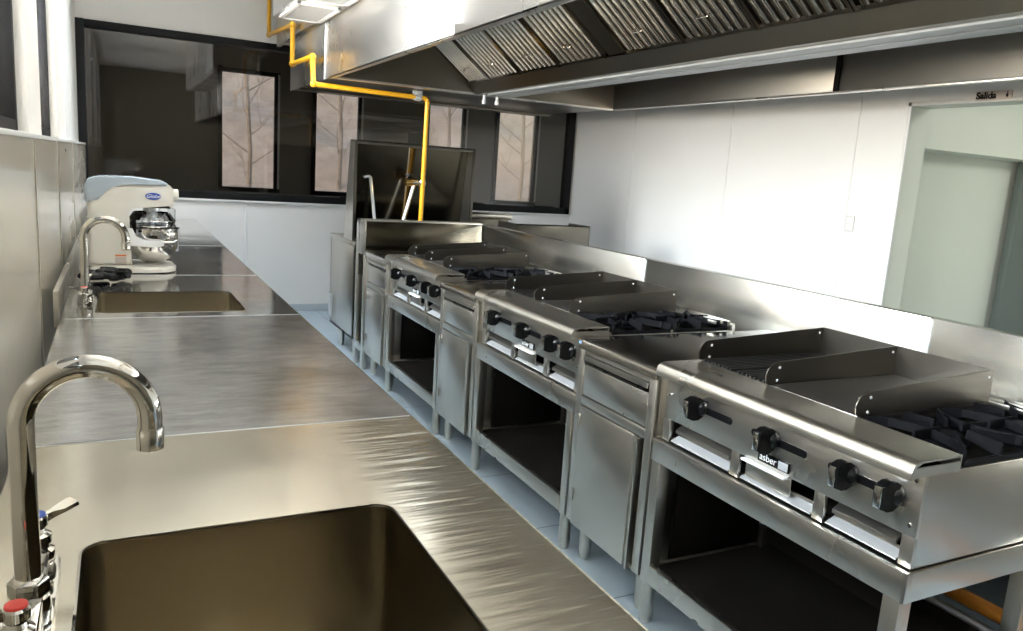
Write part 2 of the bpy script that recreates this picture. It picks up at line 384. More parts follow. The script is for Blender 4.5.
def hill_mat():
    m, nt, b = newmat('winter_scrub')
    n = noise(nt, coords(nt, (1, 1, 1)), 2.2, 8, 0.7)
    nt.links.new(ramp(nt, n, [(0.3, (0.42, 0.36, 0.32)), (0.5, (0.55, 0.48, 0.43)), (0.7, (0.66, 0.60, 0.56))]), b.inputs['Base Color'])
    b.inputs['Roughness'].default_value = 0.9; return m
bm = B(); NX, NY = 40, 24; gv = {}
for i in range(NX+1):
    for j in range(NY+1):
        x = -8 + 26*i/NX; y = 12.5 + 14*j/NY
        z = -0.3 + 0.42*(y-12.5) + 0.35*math.sin(x*0.9+y) + random.uniform(-0.15, 0.15)
        gv[i, j] = bm.verts.new((x, y, z))
for i in range(NX):
    for j in range(NY): bm.faces.new((gv[i, j], gv[i+1, j], gv[i+1, j+1], gv[i, j+1]))
o = obj('hillside', bm, hill_mat()); o['kind'] = 'structure'
BARK = plain('pale_bark', (0.50, 0.44, 0.40), 0.9, vary=0.3, sc=10)
tree_labels = ['bare tree outside the leftmost far window, up and right of the mixer', 'bare tree outside the second far window, left of the tall shroud', 'bare tree in the third far window, just right of the yellow drop pipe', 'bare tree seen through the rightmost far window']
for k, (x, y) in enumerate([(2.05, 14.6), (3.9, 15.5), (6.0, 15.0), (7.6, 14.8)]):
    bm = B(); z0 = -0.3+0.42*(y-12.5)-0.5
    tube(bm, [(x, y, z0), (x+0.05, y, z0+1.5), (x-0.05, y, z0+3.4), (x, y, z0+5.2)], 0.09, 8, rs=[0.05, 0.04, 0.03, 0.01])
    for q in range(16):
        zz = z0+1.0+q*0.26; a = random.uniform(0, 2*PI); L = random.uniform(0.5, 1.3)
        p = Vector((x, y, zz)); e = p+Vector((math.cos(a)*L, math.sin(a)*L*0.5, L*0.8))
        tube(bm, [p, (p+e)/2+Vector((0, 0, -0.05)), e], 0.03, 5, rs=[0.012, 0.009, 0.004])
        for w_ in range(2):
            m_ = (p+e)/2; tube(bm, [m_, m_+Vector((random.uniform(-.4, .4), 0, random.uniform(.3, .6)))], 0.012, 4, rs=[0.006, 0.003])
    tag(obj('bare_tree', bm, BARK), tree_labels[k], 'tree', 'bare trees outside the far windows')

# ================================================================ LEFT WORKTOP RUN
def feet_and_shelf(root, y0, y1, x0=-0.12, x1=0.58):
    for x in (x0, x1):
        for y in (y0+0.08, y1-0.08):
            bm = B(); lathe(bm, [(0.017, 0.0), (0.022, 0.02), (0.022, 0.12), (0.019, 0.125), (0.019, 0.862)], (x, y, 0)); obj('leg', bm, ST_V, root)
    part('undershelf', ST_H, root, (x0-0.02, x1+0.02, y0+0.03, y1-0.03, 0.24, 0.265))
def worktop(label, y0, y1, mat, sink=None, upstand=False):
    root = thing('worktop_table', label, 'worktop', (0, y0, 0))
    L = y1-y0; X0, X1 = -0.195, 0.65
    bm = B()
    outer = [(X0, 0.0015), (X1-0.008, 0.0015), (X1-0.008, L-0.0015), (X0, L-0.0015)]
    ov = [bm.verts.new((x, y, 0.90)) for x, y in outer]
    es = [bm.edges.new((ov[i], ov[(i+1) % 4])) for i in range(4)]
    if sink:
        sx0, sx1, sy0, sy1, sd = sink
        inner = rrect(sx0, sx1, sy0, sy1, 0.035)
        iv = [bm.verts.new((x, y, 0.90)) for x, y in inner]
        es += [bm.edges.new((iv[i], iv[(i+1) % len(iv)])) for i in range(len(iv))]
    bmesh.ops.triangle_fill(bm, use_beauty=True, edges=es)
    if sink:
        jv = [bm.verts.new((x, y, 0.8965)) for x, y in inner]
        for i in range(len(iv)): bm.faces.new((iv[i], iv[(i+1) % len(iv)], jv[(i+1) % len(iv)], jv[i]))
    # rolled front edge and rear / end returns
    prof = [(X1-0.008, 0.90), (X1-0.002, 0.898), (X1, 0.892), (X1, 0.858), (X1-0.012, 0.858), (X1-0.012, 0.886)]
    for p, q in zip(prof, prof[1:]):
        bm.faces.new([bm.verts.new(c) for c in ((p[0], 0.0015, p[1]), (q[0], 0.0015, q[1]), (q[0], L-0.0015, q[1]), (p[0], L-0.0015, p[1]))])
    box(bm, X0, X1-0.008, 0.0015, 0.004, 0.862, 0.8995); box(bm, X0, X1-0.008, L-0.004, L-0.0015, 0.862, 0.8995)
    box(bm, X0, X0+0.003, 0.0015, L-0.0015, 0.862, 0.8995)
    me = obj('top_sheet', bm, mat, root)
    if sink:
        bm = B(); levels = [(0.0, 0.8965), (0.001, 0.87), (0.004, 0.90-sd+0.03), (0.012, 0.90-sd+0.01), (0.03, 0.90-sd)]
        rings = []
        for d, z in levels:
            rr = rrect(sx0+d-0.001, sx1-d+0.001, sy0+d-0.001, sy1-d+0.001, 0.035)
            rings.append([bm.verts.new((x, y, z)) for x, y in rr])
        for a, b in zip(rings, rings[1:]):
            for i in range(len(a)): bm.faces.new((a[i], a[(i+1) % len(a)], b[(i+1) % len(b)], b[i]))
        bm.faces.new(rings[-1]); bm_r = B(); ri = rrect(sx0, sx1, sy0, sy1, 0.035); ro = rrect(sx0-0.004, sx1+0.004, sy0-0.004, sy1+0.004, 0.039)
        A1 = [bm_r.verts.new((x, y, 0.9012)) for x, y in ri]; A2 = [bm_r.verts.new((x, y, 0.9004)) for x, y in ro]; A3 = [bm_r.verts.new((x, y, 0.896)) for x, y in ri]
        for i in range(len(A1)):
            j = (i+1) % len(A1); bm_r.faces.new((A1[i], A1[j], A2[j], A2[i])); bm_r.faces.new((A1[i], A1[j], A3[j], A3[i]))
        obj('basin_rim', bm_r, CHROME, root, label='bright basin edge')
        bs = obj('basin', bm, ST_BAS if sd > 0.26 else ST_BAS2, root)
        bm = B(); cx, cyy = (sx0+sx1)/2, (sy0+sy1)/2
        lathe(bm, [(0.0, 0.002), (0.03, 0.002), (0.042, 0.005), (0.045, 0.0)], (cx, cyy, 0.90-sd)); obj('drain', bm, CHROME, bs)
    if upstand: part('upstand', ST_H, root, (-0.215, -0.197, 0.0, L, 0.87, 1.0))
    part('joint_glint', GALV, root, (X0+0.01, X1-0.01, L-0.005, L-0.0015, 0.899, 0.9012), bev=0.0005, label='bright joint line')  # pale strip added to imitate the bright reflection along the joint
    feet_and_shelf(root, 0, L)
    return root
worktop('long steel sink worktop closest to the viewer, with the big basin and rippled front edge', 0.15, 1.766, WT_A, sink=(-0.062, 0.432, 0.62-0.15, 1.285-0.15, 0.27))
worktop('plain scuffed grey steel worktop between the two sink worktops', 1.768, 3.12, WT_B)
worktop('steel worktop with the smaller second basin, just in front of the white mixer', 3.122, 4.22, WT_C, sink=(-0.085, 0.448, 3.21-3.122, 3.70-3.122, 0.25), upstand=True)
worktop('steel worktop carrying the white stand mixer', 4.222, 5.62, WT_C, upstand=True)
worktop('farthest steel worktop on the left, ending at the back wall under the dark window', 5.622, 7.86, WT_C, upstand=True)

# ---- gooseneck faucets
def faucet(label, loc, lever_deg):
    root = thing('gooseneck_faucet', label, 'faucet', loc)
    bm = B(); prism(bm, rrect(-0.028, 0.028, -0.155, 0.155, 0.027), 'z', 0.0, 0.012)
    lathe(bm, [(0.026, 0.012), (0.024, 0.03), (0.018, 0.034)], (0, 0, 0)); box(bm, -0.017, 0.017, -0.125, 0.125, 0.008, 0.036, 0.006)
    obj('deck_body', bm, CHROME_F, root)
    bm = B(); lathe(bm, [(0.020, 0.030), (0.024, 0.034), (0.024, 0.052), (0.020, 0.057), (0.015, 0.060)], n=6); obj('swivel_nut', bm, CHROME_F, root)
    pts = [(0, 0, 0.05), (0, 0, 0.12), (0, 0, 0.20), (0, 0, 0.262)]
    R_ = 0.073
    for k in range(1, 19):
        a = PI - PI*k/18; pts.append((R_+R_*math.cos(a), 0, 0.262+R_*math.sin(a)))
    pts += [(2*R_, 0, 0.245)]
    bm = B(); tube(bm, pts, 0.0152, 20); sp_ = obj('spout', bm, CHROME_F, root)
    bm = B(); lathe(bm, [(0.0135, 0.0), (0.0168, 0.002), (0.0172, 0.028), (0.0155, 0.032)], (2*R_, 0, 0.216)); obj('aerator', bm, CHROME_F, sp_)
    for sgn, cap, nm in ((1, BLUE, 'blue'), (-1, RED, 'red')):
        bm = B(); y = sgn*0.125
        lathe(bm, [(0.020, 0.010), (0.023, 0.02), (0.022, 0.034), (0.015, 0.037), (0.015, 0.045), (0.0185, 0.046), (0.0185, 0.058), (0.012, 0.062), (0.010, 0.067), (0.0145, 0.072), (0.0150, 0.084), (0.013, 0.087)], (0, y, 0))
        v = obj('valve', bm, CHROME_F, root)
        bm = B(); lathe(bm, [(0.0125, 0.0865), (0.0118, 0.0895), (0.0, 0.0905)], (0, y, 0)); obj('index_cap', bm, cap, v, label=nm+' temperature button')
        a = math.radians(lever_deg if sgn > 0 else 200)
        d = Vector((math.cos(a), math.sin(a), 0.30)).normalized(); w = Vector((0, 0, 1)).cross(d).normalized(); up = d.cross(w)
        bm = B(); P0 = Vector((0, y, 0.076))
        secs = [(0.008, 0.004, 0.006), (0.024, 0.005, 0.005), (0.036, 0.011, 0.003), (0.056, 0.013, 0.003)]
        rg = []
        for l_, w_, h_ in secs:
            c = P0+d*l_; rg.append([bm.verts.new(c+w*a1*w_+up*b1*h_) for a1, b1 in ((-1, -1), (1, -1), (1, 1), (-1, 1))])
        for A_, B_ in zip(rg, rg[1:]):
            for i in range(4): bm.faces.new((A_[i], A_[(i+1) % 4], B_[(i+1) % 4], B_[i]))
        bm.faces.new(rg[0]); bm.faces.new(rg[-1]); obj('lever', bm, CHROME_F, v)
    return root
faucet('big chrome gooseneck faucet beside the nearest basin, with red and blue buttons', (-0.115, 1.09, 0.90), 30)
faucet('distant chrome gooseneck faucet at the second basin in front of the mixer', (-0.125, 3.42, 0.90), 80)

# ---- stand mixer
MX, MY, MZ = 0.0, 4.42, 0.90
mix = thing('stand_mixer', 'white stand mixer with a steel bowl and blue oval badge on the left worktop', 'mixer', (MX, MY, MZ))
bm = B()
pr_ = [(-0.135, -0.12), (-0.10, -0.15), (0.02, -0.165), (0.13, -0.175), (0.215, -0.15), (0.255, -0.09), (0.265, 0), (0.255, 0.09), (0.215, 0.15), (0.13, 0.175), (0.02, 0.165), (-0.10, 0.15), (-0.135, 0.12)]
prism(bm, pr_, 'z', 0.006, 0.034); bmesh.ops.bevel(bm, geom=[e for e in bm.edges if abs(e.verts[0].co.z-0.034) < 1e-5 and abs(e.verts[1].co.z-0.034) < 1e-5], offset=0.012, segments=3, affect='EDGES')
obj('base', bm, CREAM, mix)
for x, y in ((-0.1, -0.1), (-0.1, 0.1), (0.19, -0.1), (0.19, 0.1)):
    bm = B(); lathe(bm, [(0.015, 0), (0.015, 0.008)], (x, y, 0)); obj('foot', bm, RUBBER, mix)
bm = B()
prism(bm, [(-0.138, 0.03), (0.055, 0.03), (0.052, 0.08), (0.045, 0.30), (0.05, 0.335), (0.235, 0.325), (0.25, 0.34), (0.25, 0.425), (0.235, 0.44), (-0.125, 0.44), (-0.138, 0.42)], 'y', -0.10, 0.10)
bmesh.ops.bevel(bm, geom=[e for e in bm.edges if abs(abs(e.verts[0].co.y)-0.10) < 1e-5 and abs(e.verts[0].co.y-e.verts[1].co.y) < 1e-5], offset=0.014, segments=4, affect='EDGES', clamp_overlap=True)
body = obj('body', bm, CREAM, mix)
bm = B()   # blue-grey lid that wraps over the rear shoulder
prism(bm, [(-0.146, 0.345), (-0.085, 0.35), (-0.065, 0.40), (-0.03, 0.432), (0.03, 0.438), (0.215, 0.438), (0.225, 0.45), (0.20, 0.462), (0.06, 0.474), (-0.08, 0.472), (-0.135, 0.455), (-0.15, 0.42)], 'y', -0.106, 0.106)
bmesh.ops.bevel(bm, geom=[e for e in bm.edges if abs(abs(e.verts[0].co.y)-0.106) < 1e-5 and abs(e.verts[0].co.y-e.verts[1].co.y) < 1e-5], offset=0.016, segments=4, affect='EDGES', clamp_overlap=True)
obj('lid', bm, GREYBL, mix)
bm = B(); lathe(bm, [(0.032, 0), (0.032, 0.03), (0.026, 0.034), (0.0, 0.034)], (0.245, 0, 0.39), 'x'); obj('hub_knob', bm, CREAM, mix)
bm = B(); lathe(bm, [(1, 0), (1, 0.004), (0.93, 0.006), (0, 0.006)], (0, 0, 0), 'y', 32)
for v in bm.verts: v.co = Vector((0.155+v.co.x*0.036, -0.0995-v.co.y, 0.385+v.co.z*0.018))
bd = obj('badge', bm, BLUE, mix, label='blue oval badge')
text('badge_lettering', 'Globe', 0.026, WHITEP, bd, Matrix.Translation((0.155, -0.1062, 0.385)) @ FACE_NY, shear=0.3)
part('warning_label', ORL, mix, (-0.022, 0.028, -0.1012, -0.1002, 0.080, 0.088), bev=0, label='orange strip label')
part('rating_plate', SIGN, mix, (-0.022, 0.028, -0.1012, -0.1002, 0.045, 0.075), bev=0)
bm = B(); lathe(bm, [(0.006, 0), (0.006, 0.004), (0, 0.004)], (0.01, -0.104, 0.23), 'y'); obj('screw', bm, GALV, mix)
bm = B(); lathe(bm, [(0.040, 0.0), (0.040, -0.03), (0.022, -0.035), (0.022, -0.07), (0.014, -0.075), (0.012, -0.12)], (0.15, 0, 0.335)); obj('planetary_shaft', bm, GALV, mix)
bm = B()
for k in range(6):
    a = PI*k/6
    pts = [(0.15+math.cos(a)*r_, math.sin(a)*r_, z) for r_, z in ((0.006, 0.215), (0.035, 0.17), (0.055, 0.12), (0.04, 0.085), (0, 0.075), (-0.04, 0.085), (-0.055, 0.12), (-0.035, 0.17), (-0.006, 0.215))]
    tube(bm, pts, 0.0016, 6)
obj('whisk', bm, CHROME, mix)
bm = B(); lathe(bm, [(0.0, 0.045), (0.05, 0.047), (0.092, 0.072), (0.117, 0.115), (0.124, 0.165), (0.124, 0.215), (0.130, 0.218), (0.130, 0.222), (0.121, 0.220), (0.121, 0.165), (0.113, 0.12), (0.088, 0.078), (0.045, 0.052), (0, 0.05)], (0.155, 0, 0), n=40)
bowl = obj('bowl', bm, CHROME, mix)
bm = B(); lathe(bm, [(0.035, 0.034), (0.04, 0.042), (0.03, 0.048)], (0.15, 0, 0)); obj('bowl_foot', bm, CHROME, bowl)
bm = B()
for s in (-1, 1):
    prism(bm, [(0.018, 0.165), (0.05, 0.138), (0.17, 0.132), (0.20, 0.142), (0.20, 0.165), (0.11, 0.170), (0.075, 0.185), (0.058, 0.225), (0.018, 0.225)], 'y', s*0.131, s*0.146)
box(bm, 0.018, 0.03, -0.146, 0.146, 0.16, 0.225, 0.004)
obj('bowl_yoke', bm, WHITEP, mix)
bm = B(); tube(bm, [(0.20, -0.128, 0.158), (0.25, -0.126, 0.160), (0.262, -0.11, 0.165)], 0.005, 8); tube(bm, [(0.20, 0.128, 0.158), (0.25, 0.126, 0.160), (0.262, 0.11, 0.165)], 0.005, 8); obj('bowl_clamp', bm, CHROME, mix)
bm = B(); lathe(bm, [(0.112, 0.230), (0.112, 0.262), (0.085, 0.30), (0.083, 0.30), (0.110, 0.262), (0.110, 0.230)], (0.15, 0, 0), n=32); obj('splash_guard', bm, GUARD, mix)
bm = B()
for z, r_ in ((0.232, 0.116), (0.26, 0.114)):
    tube(bm, [(0.15+r_*math.cos(2*PI*k/32), r_*math.sin(2*PI*k/32), z) for k in range(33)], 0.0022, 6)
for k in range(16):
    a = 2*PI*k/16; tube(bm, [(0.15+0.114*math.cos(a), 0.114*math.sin(a), 0.232), (0.15+0.084*math.cos(a), 0.084*math.sin(a), 0.300)], 0.0014, 5)
obj('wire_guard', bm, CHROME, mix)
part('feed_chute', GUARD, mix, (0.225, 0.262, -0.03, 0.03, 0.25, 0.32), bev=0.004)
part('guard_post', GALV, mix, (0.255, 0.275, -0.02, 0.02, 0.10, 0.21), bev=0.003)
part('lift_lever', DARK, mix, (0.055, 0.075, -0.135, -0.112, 0.20, 0.28), bev=0.003)

# ---- black tangle beside the mixer
bm = B()
for k in range(14):
    a = random.uniform(0, 2*PI); cx, cyy = random.uniform(-0.065, 0.06), random.uniform(-0.10, 0.10)
    pts = [(cx+random.uniform(-0.055, 0.055), cyy+random.uniform(-0.05, 0.05), 0.012+0.012*random.random()+0.004*k % 0.03) for _ in range(5)]
    tube(bm, bend(pts, 0.03, 4), 0.017, 8, flat=0.8)
tag(obj('black_bundle', bm, RUBBER, loc=(-0.045, 4.00, 0.905)), 'crumpled black bundle lying behind the distant faucet beside the mixer', 'clutter')

# ================================================================ COOKING LINE
XF = 1.60
def leg_foot(root, x, y, h=0.155):
    bm = B(); lathe(bm, [(0.018, 0), (0.021, 0.008), (0.021, 0.028), (0.0245, 0.032), (0.0245, h), (0.0, h)], (x, y, 0), n=20); return obj('foot', bm, ST_V, root)
SW, CW = 0.975, 0.50
def make_stand():
    r = thing('equipment_stand', '', 'stand', (XF, 0, 0), 'open steel stands under the cooking tops')
    W = SW; D = 0.80
    # tray with raised rim
    part('tray', ST_H, r, (0.0, 0.022, 0.004, W-0.004, 0.592, 0.668), (0.0, D, 0.004, 0.016, 0.592, 0.668), (0.0, D, W-0.016, W-0.004, 0.592, 0.668),
         (D-0.012, D, 0.004, W-0.004, 0.592, 0.668), (0.012, D-0.005, 0.01, W-0.01, 0.618, 0.630))
    for x in (0.0, 0.515):
        for y in (0.012, W-0.057):
            leg = part('leg', ST_V, r, (x, x+0.045, y, y+0.045, 0.150, 0.594))
            bm = B(); lathe(bm, [(0.018, 0), (0.021, 0.008), (0.021, 0.028), (0.0245, 0.032), (0.0245, 0.152), (0.0, 0.152)], (x+0.0235, y+0.0225, 0), n=20); obj('foot', bm, ST_V, leg)
    part('bottom_shelf', DARK, r, (0.02, D-0.01, 0.02, W-0.02, 0.19, 0.205))  # shade of the bay put into the shelf colour
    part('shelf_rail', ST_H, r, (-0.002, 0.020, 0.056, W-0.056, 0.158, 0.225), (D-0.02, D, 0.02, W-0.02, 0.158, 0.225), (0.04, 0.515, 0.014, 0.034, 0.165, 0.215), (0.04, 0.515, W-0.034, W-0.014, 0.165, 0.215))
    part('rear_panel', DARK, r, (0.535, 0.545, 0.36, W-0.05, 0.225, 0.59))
    part('side_panel', DARK, r, (0.10, 0.51, W-0.04, W-0.03, 0.22, 0.59), label='end panel coloured as dark shade')
    return r
def guard_profile(z1, z2):
    pts = [(0.70, 0.94)]
    a0, a1 = (0.12, 0.955), None
    out = []
    cx, cz, r_ = 0.172, z1-0.046, 0.050
    for k in range(0, 9):
        t = PI + (-PI/2)*k/8
        out.append((cx+r_*math.cos(t), cz+r_*math.sin(t)))
    return [(0.150, 0.9405), (0.127, 0.946)] + out[1:] + [(0.70, z2), (0.70, 0.9405)]
def make_range():
    r = thing('range_top', '', 'range', (XF, 0, 0), 'combined grill, griddle and burner tops')
    Y0, Y1 = 0.012, 0.945
    D = 0.80
    # cabinet body: side sheets, back, bottom
    part('body', ST_X, r, (0.022, D, Y0, Y0+0.012, 0.672, 0.905), (0.022, D, Y1-0.012, Y1, 0.672, 0.935), (D-0.012, D, Y0, Y1, 0.672, 0.935),
         (0.16, D, Y0+0.3, Y1, 0.90, 0.932), bev=0.0015)
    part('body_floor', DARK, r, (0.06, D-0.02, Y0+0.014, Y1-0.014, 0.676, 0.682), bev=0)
    # front: apron above three tray openings, posts between them
    posts = [(Y0, Y0+0.035), (0.27, 0.305), (0.585, 0.62), (Y1-0.035, Y1)]
    part('control_panel', ST_H, r, (0.018, 0.030, Y0, Y1, 0.748, 0.905), *[(0.018, 0.030, a, b, 0.672, 0.75) for a, b in posts], bev=0.0015)
    for x_, y_, z_ in ((0, Y0+0.018, 0.885), (0, Y0+0.018, 0.775), (0, Y1-0.02, 0.83)):
        bm = B(); lathe(bm, [(0.006, 0), (0.005, 0.004), (0, 0.005)], (0.018, y_, z_), '-x', 12); obj('screw', bm, CHROME, r)
    # rolled front nose and front deck
    rn = 0.032
    prof = [(0.14, 0.940)] + [(-0.035+rn-rn*math.sin(t), 0.940-rn+rn*math.cos(t)) for t in [PI/2*k/8 for k in range(9)]] + [(-0.035, 0.897), (-0.031, 0.897), (-0.031, 0.905), (-0.020, 0.925), (0.0, 0.935), (0.136, 0.935), (0.136, 0.905), (0.14, 0.905)]
    bm = B(); prism(bm, prof, 'y', Y0, Y1); box(bm, -0.03, 0.138, Y0, Y0+0.004, 0.900, 0.925); obj('front_nose', bm, ST_H, r)
    # crumb trays in the three openings
    for k, (a, b) in enumerate(((Y0+0.037, 0.268), (0.307, 0.583), (0.622, Y1-0.037))):
        t = part('crumb_tray', ST_H, r, (0.030, 0.55, a+0.006, b-0.006, 0.676, 0.680), (0.052, 0.056, a+0.006, b-0.006, 0.680, 0.700), bev=0.001)
        bm = B(); prism(bm, [(0.022, 0.676), (0.060, 0.692), (0.060, 0.695), (0.022, 0.679)], 'y', a+0.006, b-0.006); obj('tray_glint', bm, GALV, t, label='pale strip for the sky reflected in the tray')  # pale strip added as the sky's reflection in the tray opening
        if k == 1:
            part('tray_front', ST_H, t, (0.026, 0.030, a+0.085, b-0.02, 0.690, 0.742), bev=0.001)
            part('tray_lip', WHITEP, t, (0.006, 0.030, a+0.095, b-0.015, 0.738, 0.745), bev=0.002, label='bright projecting tray lip')
        else:
            bm = B(); prism(bm, [(0.034, 0.706), (0.060, 0.722), (0.060, 0.732), (0.034, 0.716)], 'y', a+0.02, b-0.012); obj('tray_lip', bm, ST_V, t)
    # knob slots and knobs
    for a, b in ((0.105, 0.275), (0.345, 0.55), (0.63, 0.82)):
        bm = B(); prism(bm, rrect(a, b, 0.819, 0.841, 0.0108), 'x', 0.0168, 0.0185); obj('knob_slot', bm, BLACK, r)
    for y in (0.075, 0.205, 0.465, 0.765):
        bm = B(); lathe(bm, [(0.023, 0.0), (0.026, 0.006), (0.026, 0.016), (0.020, 0.024), (0.015, 0.028), (0, 0.028)], (0.018, y, 0.835), '-x', 24)
        kp = [(0.012, -0.026), (-0.006, -0.036), (-0.026, -0.036), (-0.048, -0.027), (-0.048, 0.027), (-0.026, 0.036), (-0.006, 0.036), (0.012, 0.026)]
        prism(bm, [(x_, 0.835+z_) for x_, z_ in kp], 'y', y-0.0135, y+0.0135); kn = obj('knob', bm, BLACK, r)
        part('knob_face', CHROME, kn, (-0.0525, -0.0475, y-0.010, y+0.010, 0.809, 0.861), bev=0.002, label='chrome knob face')
    # badge
    bd = part('badge', BLACK, r, (0.013, 0.0185, 0.395, 0.51, 0.758, 0.787), bev=0.001, label='black and silver maker badge')
    part('badge_panel', GALV, bd, (0.0118, 0.0135, 0.398, 0.432, 0.761, 0.784), bev=0.0005)
    text('badge_lettering', 'asber', 0.029, WHITEP, bd, Matrix.Translation((0.0125, 0.471, 0.7735)) @ FACE_NX)
    # grill bay
    gy0, gy1 = 0.625, 0.935
    part('grill_bed', DARK, r, (0.14, 0.695, gy0, gy1, 0.905, 0.915), bev=0)
    bm = B()
    n = 17
    for k in range(n):
        y = gy0+0.012+(gy1-gy0-0.024)*k/(n-1)
        if k == 8: continue
        prism(bm, [(y-0.0045, 0.945), (y+0.0045, 0.945), (y+0.002, 0.925), (y-0.002, 0.925)], 'x', 0.145, 0.69)
    for x in (0.15, 0.41, 0.685): box(bm, x-0.004, x+0.004, gy0+0.01, gy1-0.01, 0.920, 0.938)
    obj('grill_grate', bm, GRATE, r)
    # griddle bay
    part('griddle_plate', GRIDDLE, r, (0.14, 0.70, 0.305, 0.62, 0.925, 0.9415), bev=0.001)
    # guards
    for y in (0.928, 0.6225, 0.300):
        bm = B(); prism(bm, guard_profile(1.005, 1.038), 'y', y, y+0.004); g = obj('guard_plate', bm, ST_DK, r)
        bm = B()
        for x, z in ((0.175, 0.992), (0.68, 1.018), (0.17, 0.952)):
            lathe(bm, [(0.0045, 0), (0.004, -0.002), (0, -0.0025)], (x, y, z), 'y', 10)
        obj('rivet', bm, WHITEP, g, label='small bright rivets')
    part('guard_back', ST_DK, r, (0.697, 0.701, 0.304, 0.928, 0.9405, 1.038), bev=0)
    # burner bay: drip pan, two burners with cast grates
    part('drip_pan', DARK, r, (0.145, D-0.015, Y0+0.014, 0.298, 0.893, 0.900), bev=0)
    part('bay_end', ST_X, r, (0.136, 0.70, Y0+0.012, Y0+0.020, 0.895, 0.915), bev=0)
    yc = 0.158
    for xc in (0.31, 0.62):
        bm = B()
        lathe(bm, [(0.05, 0.90), (0.05, 0.912), (0.034, 0.916), (0.034, 0.925), (0.03, 0.929), (0, 0.930)], (xc, yc, 0), n=24)
        b_ = obj('burner', bm, IRON, r)
        bm = B(); h = 0.145; w = 0.135
        def bar(p, q, z0, z1, z2=None, z3=None, th=0.005):
            th = th*0.75
            p, q = Vector((*p, 0)), Vector((*q, 0)); d = (q-p).normalized(); nn = Vector((-d.y, d.x, 0))*th
            z2 = z0 if z2 is None else z2; z3 = z1 if z3 is None else z3
            vs = [bm.verts.new((c.x, c.y, z)) for c, z in ((p-nn, z0), (p+nn, z0), (p+nn*0.7, z1), (p-nn*0.7, z1))]
            ws = [bm.verts.new((c.x, c.y, z)) for c, z in ((q-nn, z2), (q+nn, z2), (q+nn*0.7, z3), (q-nn*0.7, z3))]
            bm.faces.new(vs); bm.faces.new(ws[::-1])
            for i in range(4): bm.faces.new((vs[i], ws[i], ws[(i+1) % 4], vs[(i+1) % 4]))
        # low square ring
        for p, q in (((xc-h, yc-w), (xc+h, yc-w)), ((xc+h, yc-w), (xc+h, yc+w)), ((xc+h, yc+w), (xc-h, yc+w)), ((xc-h, yc+w), (xc-h, yc-w))):
            bar(p, q, 0.900, 0.918)
        # raised fingers from corners and edge middles
        for sx in (-1, 1):
            for sy2 in (-1, 1):
                bar((xc+sx*h, yc+sy2*w), (xc+sx*0.035, yc+sy2*0.035), 0.918, 0.945, 0.930, 0.950, th=0.006)
            bar((xc+sx*h, yc), (xc+sx*0.045, yc), 0.915, 0.947, 0.930, 0.952, th=0.006)
            bar((xc, yc+sx*w), (xc, yc+sx*0.045), 0.912, 0.947, 0.930, 0.952, th=0.006)
            # curved side arms
            pr0 = None
            for k in range(9):
                t = -0.9+1.8*k/8
                pt = (xc+sx*(h-0.02-0.045*math.cos(t*1.5)), yc+t*w*0.95)
                if pr0: bar(pr0, pt, 0.925, 0.947, th=0.0055)
                pr0 = pt
        obj('pan_support', bm, IRON, b_)
    # rear flue rail
    part('flue_rail', ST_H, r, (D-0.10, D-0.09, Y0+0.02, Y1-0.02, 0.932, 0.945), (D-0.06, D-0.05, Y0+0.02, Y1-0.02, 0.932, 0.945), (D-0.02, D-0.01, Y0+0.02, Y1-0.02, 0.932, 0.945), bev=0.001)
    return r
def make_cabinet(W=CW):
    r = thing('drawer_cabinet', '', 'cabinet', (XF, 0, 0), 'narrow steel cabinets between the cooking tops')
    D = 0.985
    part('carcass', ST_V, r, (0.006, D, 0.002, 0.014, 0.155, 0.895), (0.006, D, W-0.014, W-0.002, 0.155, 0.895), (0.006, D, 0.014, W-0.014, 0.155, 0.17),
         (0.0, 0.020, 0.002, 0.042, 0.155, 0.870), (0.0, 0.020, W-0.040, W-0.002, 0.155, 0.870), (0.0, 0.020, 0.042, W-0.040, 0.850, 0.870),
         (0.0, 0.016, 0.042, W-0.040, 0.648, 0.682), (D-0.02, D, 0.002, W-0.002, 0.155, 0.88))
    part('void_shade', DARK, r, (0.06, 0.10, 0.02, W-0.02, 0.17, 0.85), bev=0)  # dark sheet added behind the fronts as the interior's shade
    bm = B(); prism(bm, [(-0.010, 0.868), (0.0, 0.868), (0.0, 0.878), (D, 0.878), (D, 0.905), (0.004, 0.905), (-0.006, 0.901), (-0.010, 0.893)], 'y', 0.001, W-0.001); obj('top', bm, ST_TOP, r)
    d = part('drawer', ST_H, r, (0.002, 0.022, 0.046, W-0.044, 0.688, 0.808), (0.022, 0.5, 0.05, W-0.05, 0.690, 0.70))
    bm = B(); prism(bm, [(-0.008, 0.826), (-0.008, 0.846), (0.018, 0.846), (0.018, 0.840), (-0.002, 0.836), (-0.002, 0.826)], 'y', 0.046, W-0.044); obj('pull_lip', bm, ST_H, d)
    dr = part('door', ST_V, r, (-0.004, 0.018, 0.100, W-0.042, 0.150, 0.643), bev=0.0025)
    bm = B(); prism(bm, [(-0.004, 0.100), (0.014, 0.100), (0.014, 0.060), (-0.012, 0.060), (-0.012, 0.070), (0.006, 0.074), (0.006, 0.092), (-0.004, 0.094)], 'z', 0.152, 0.642); obj('door_pull', bm, ST_V, dr)
    for z in (0.25, 0.56):
        part('hinge', ST_X, dr, (-0.010, -0.003, W-0.050, W-0.036, z, z+0.05), bev=0.002)
    for x, y in ((0.06, 0.045), (0.06, W-0.07), (D-0.06, 0.05), (D-0.06, W-0.07)): leg_foot(r, x, y)
    return r
def make_label(o, s): o['label'] = s
ys = [1.03, 2.505, 3.98]
stand = make_stand(); rng = make_range(); cab = make_cabinet()
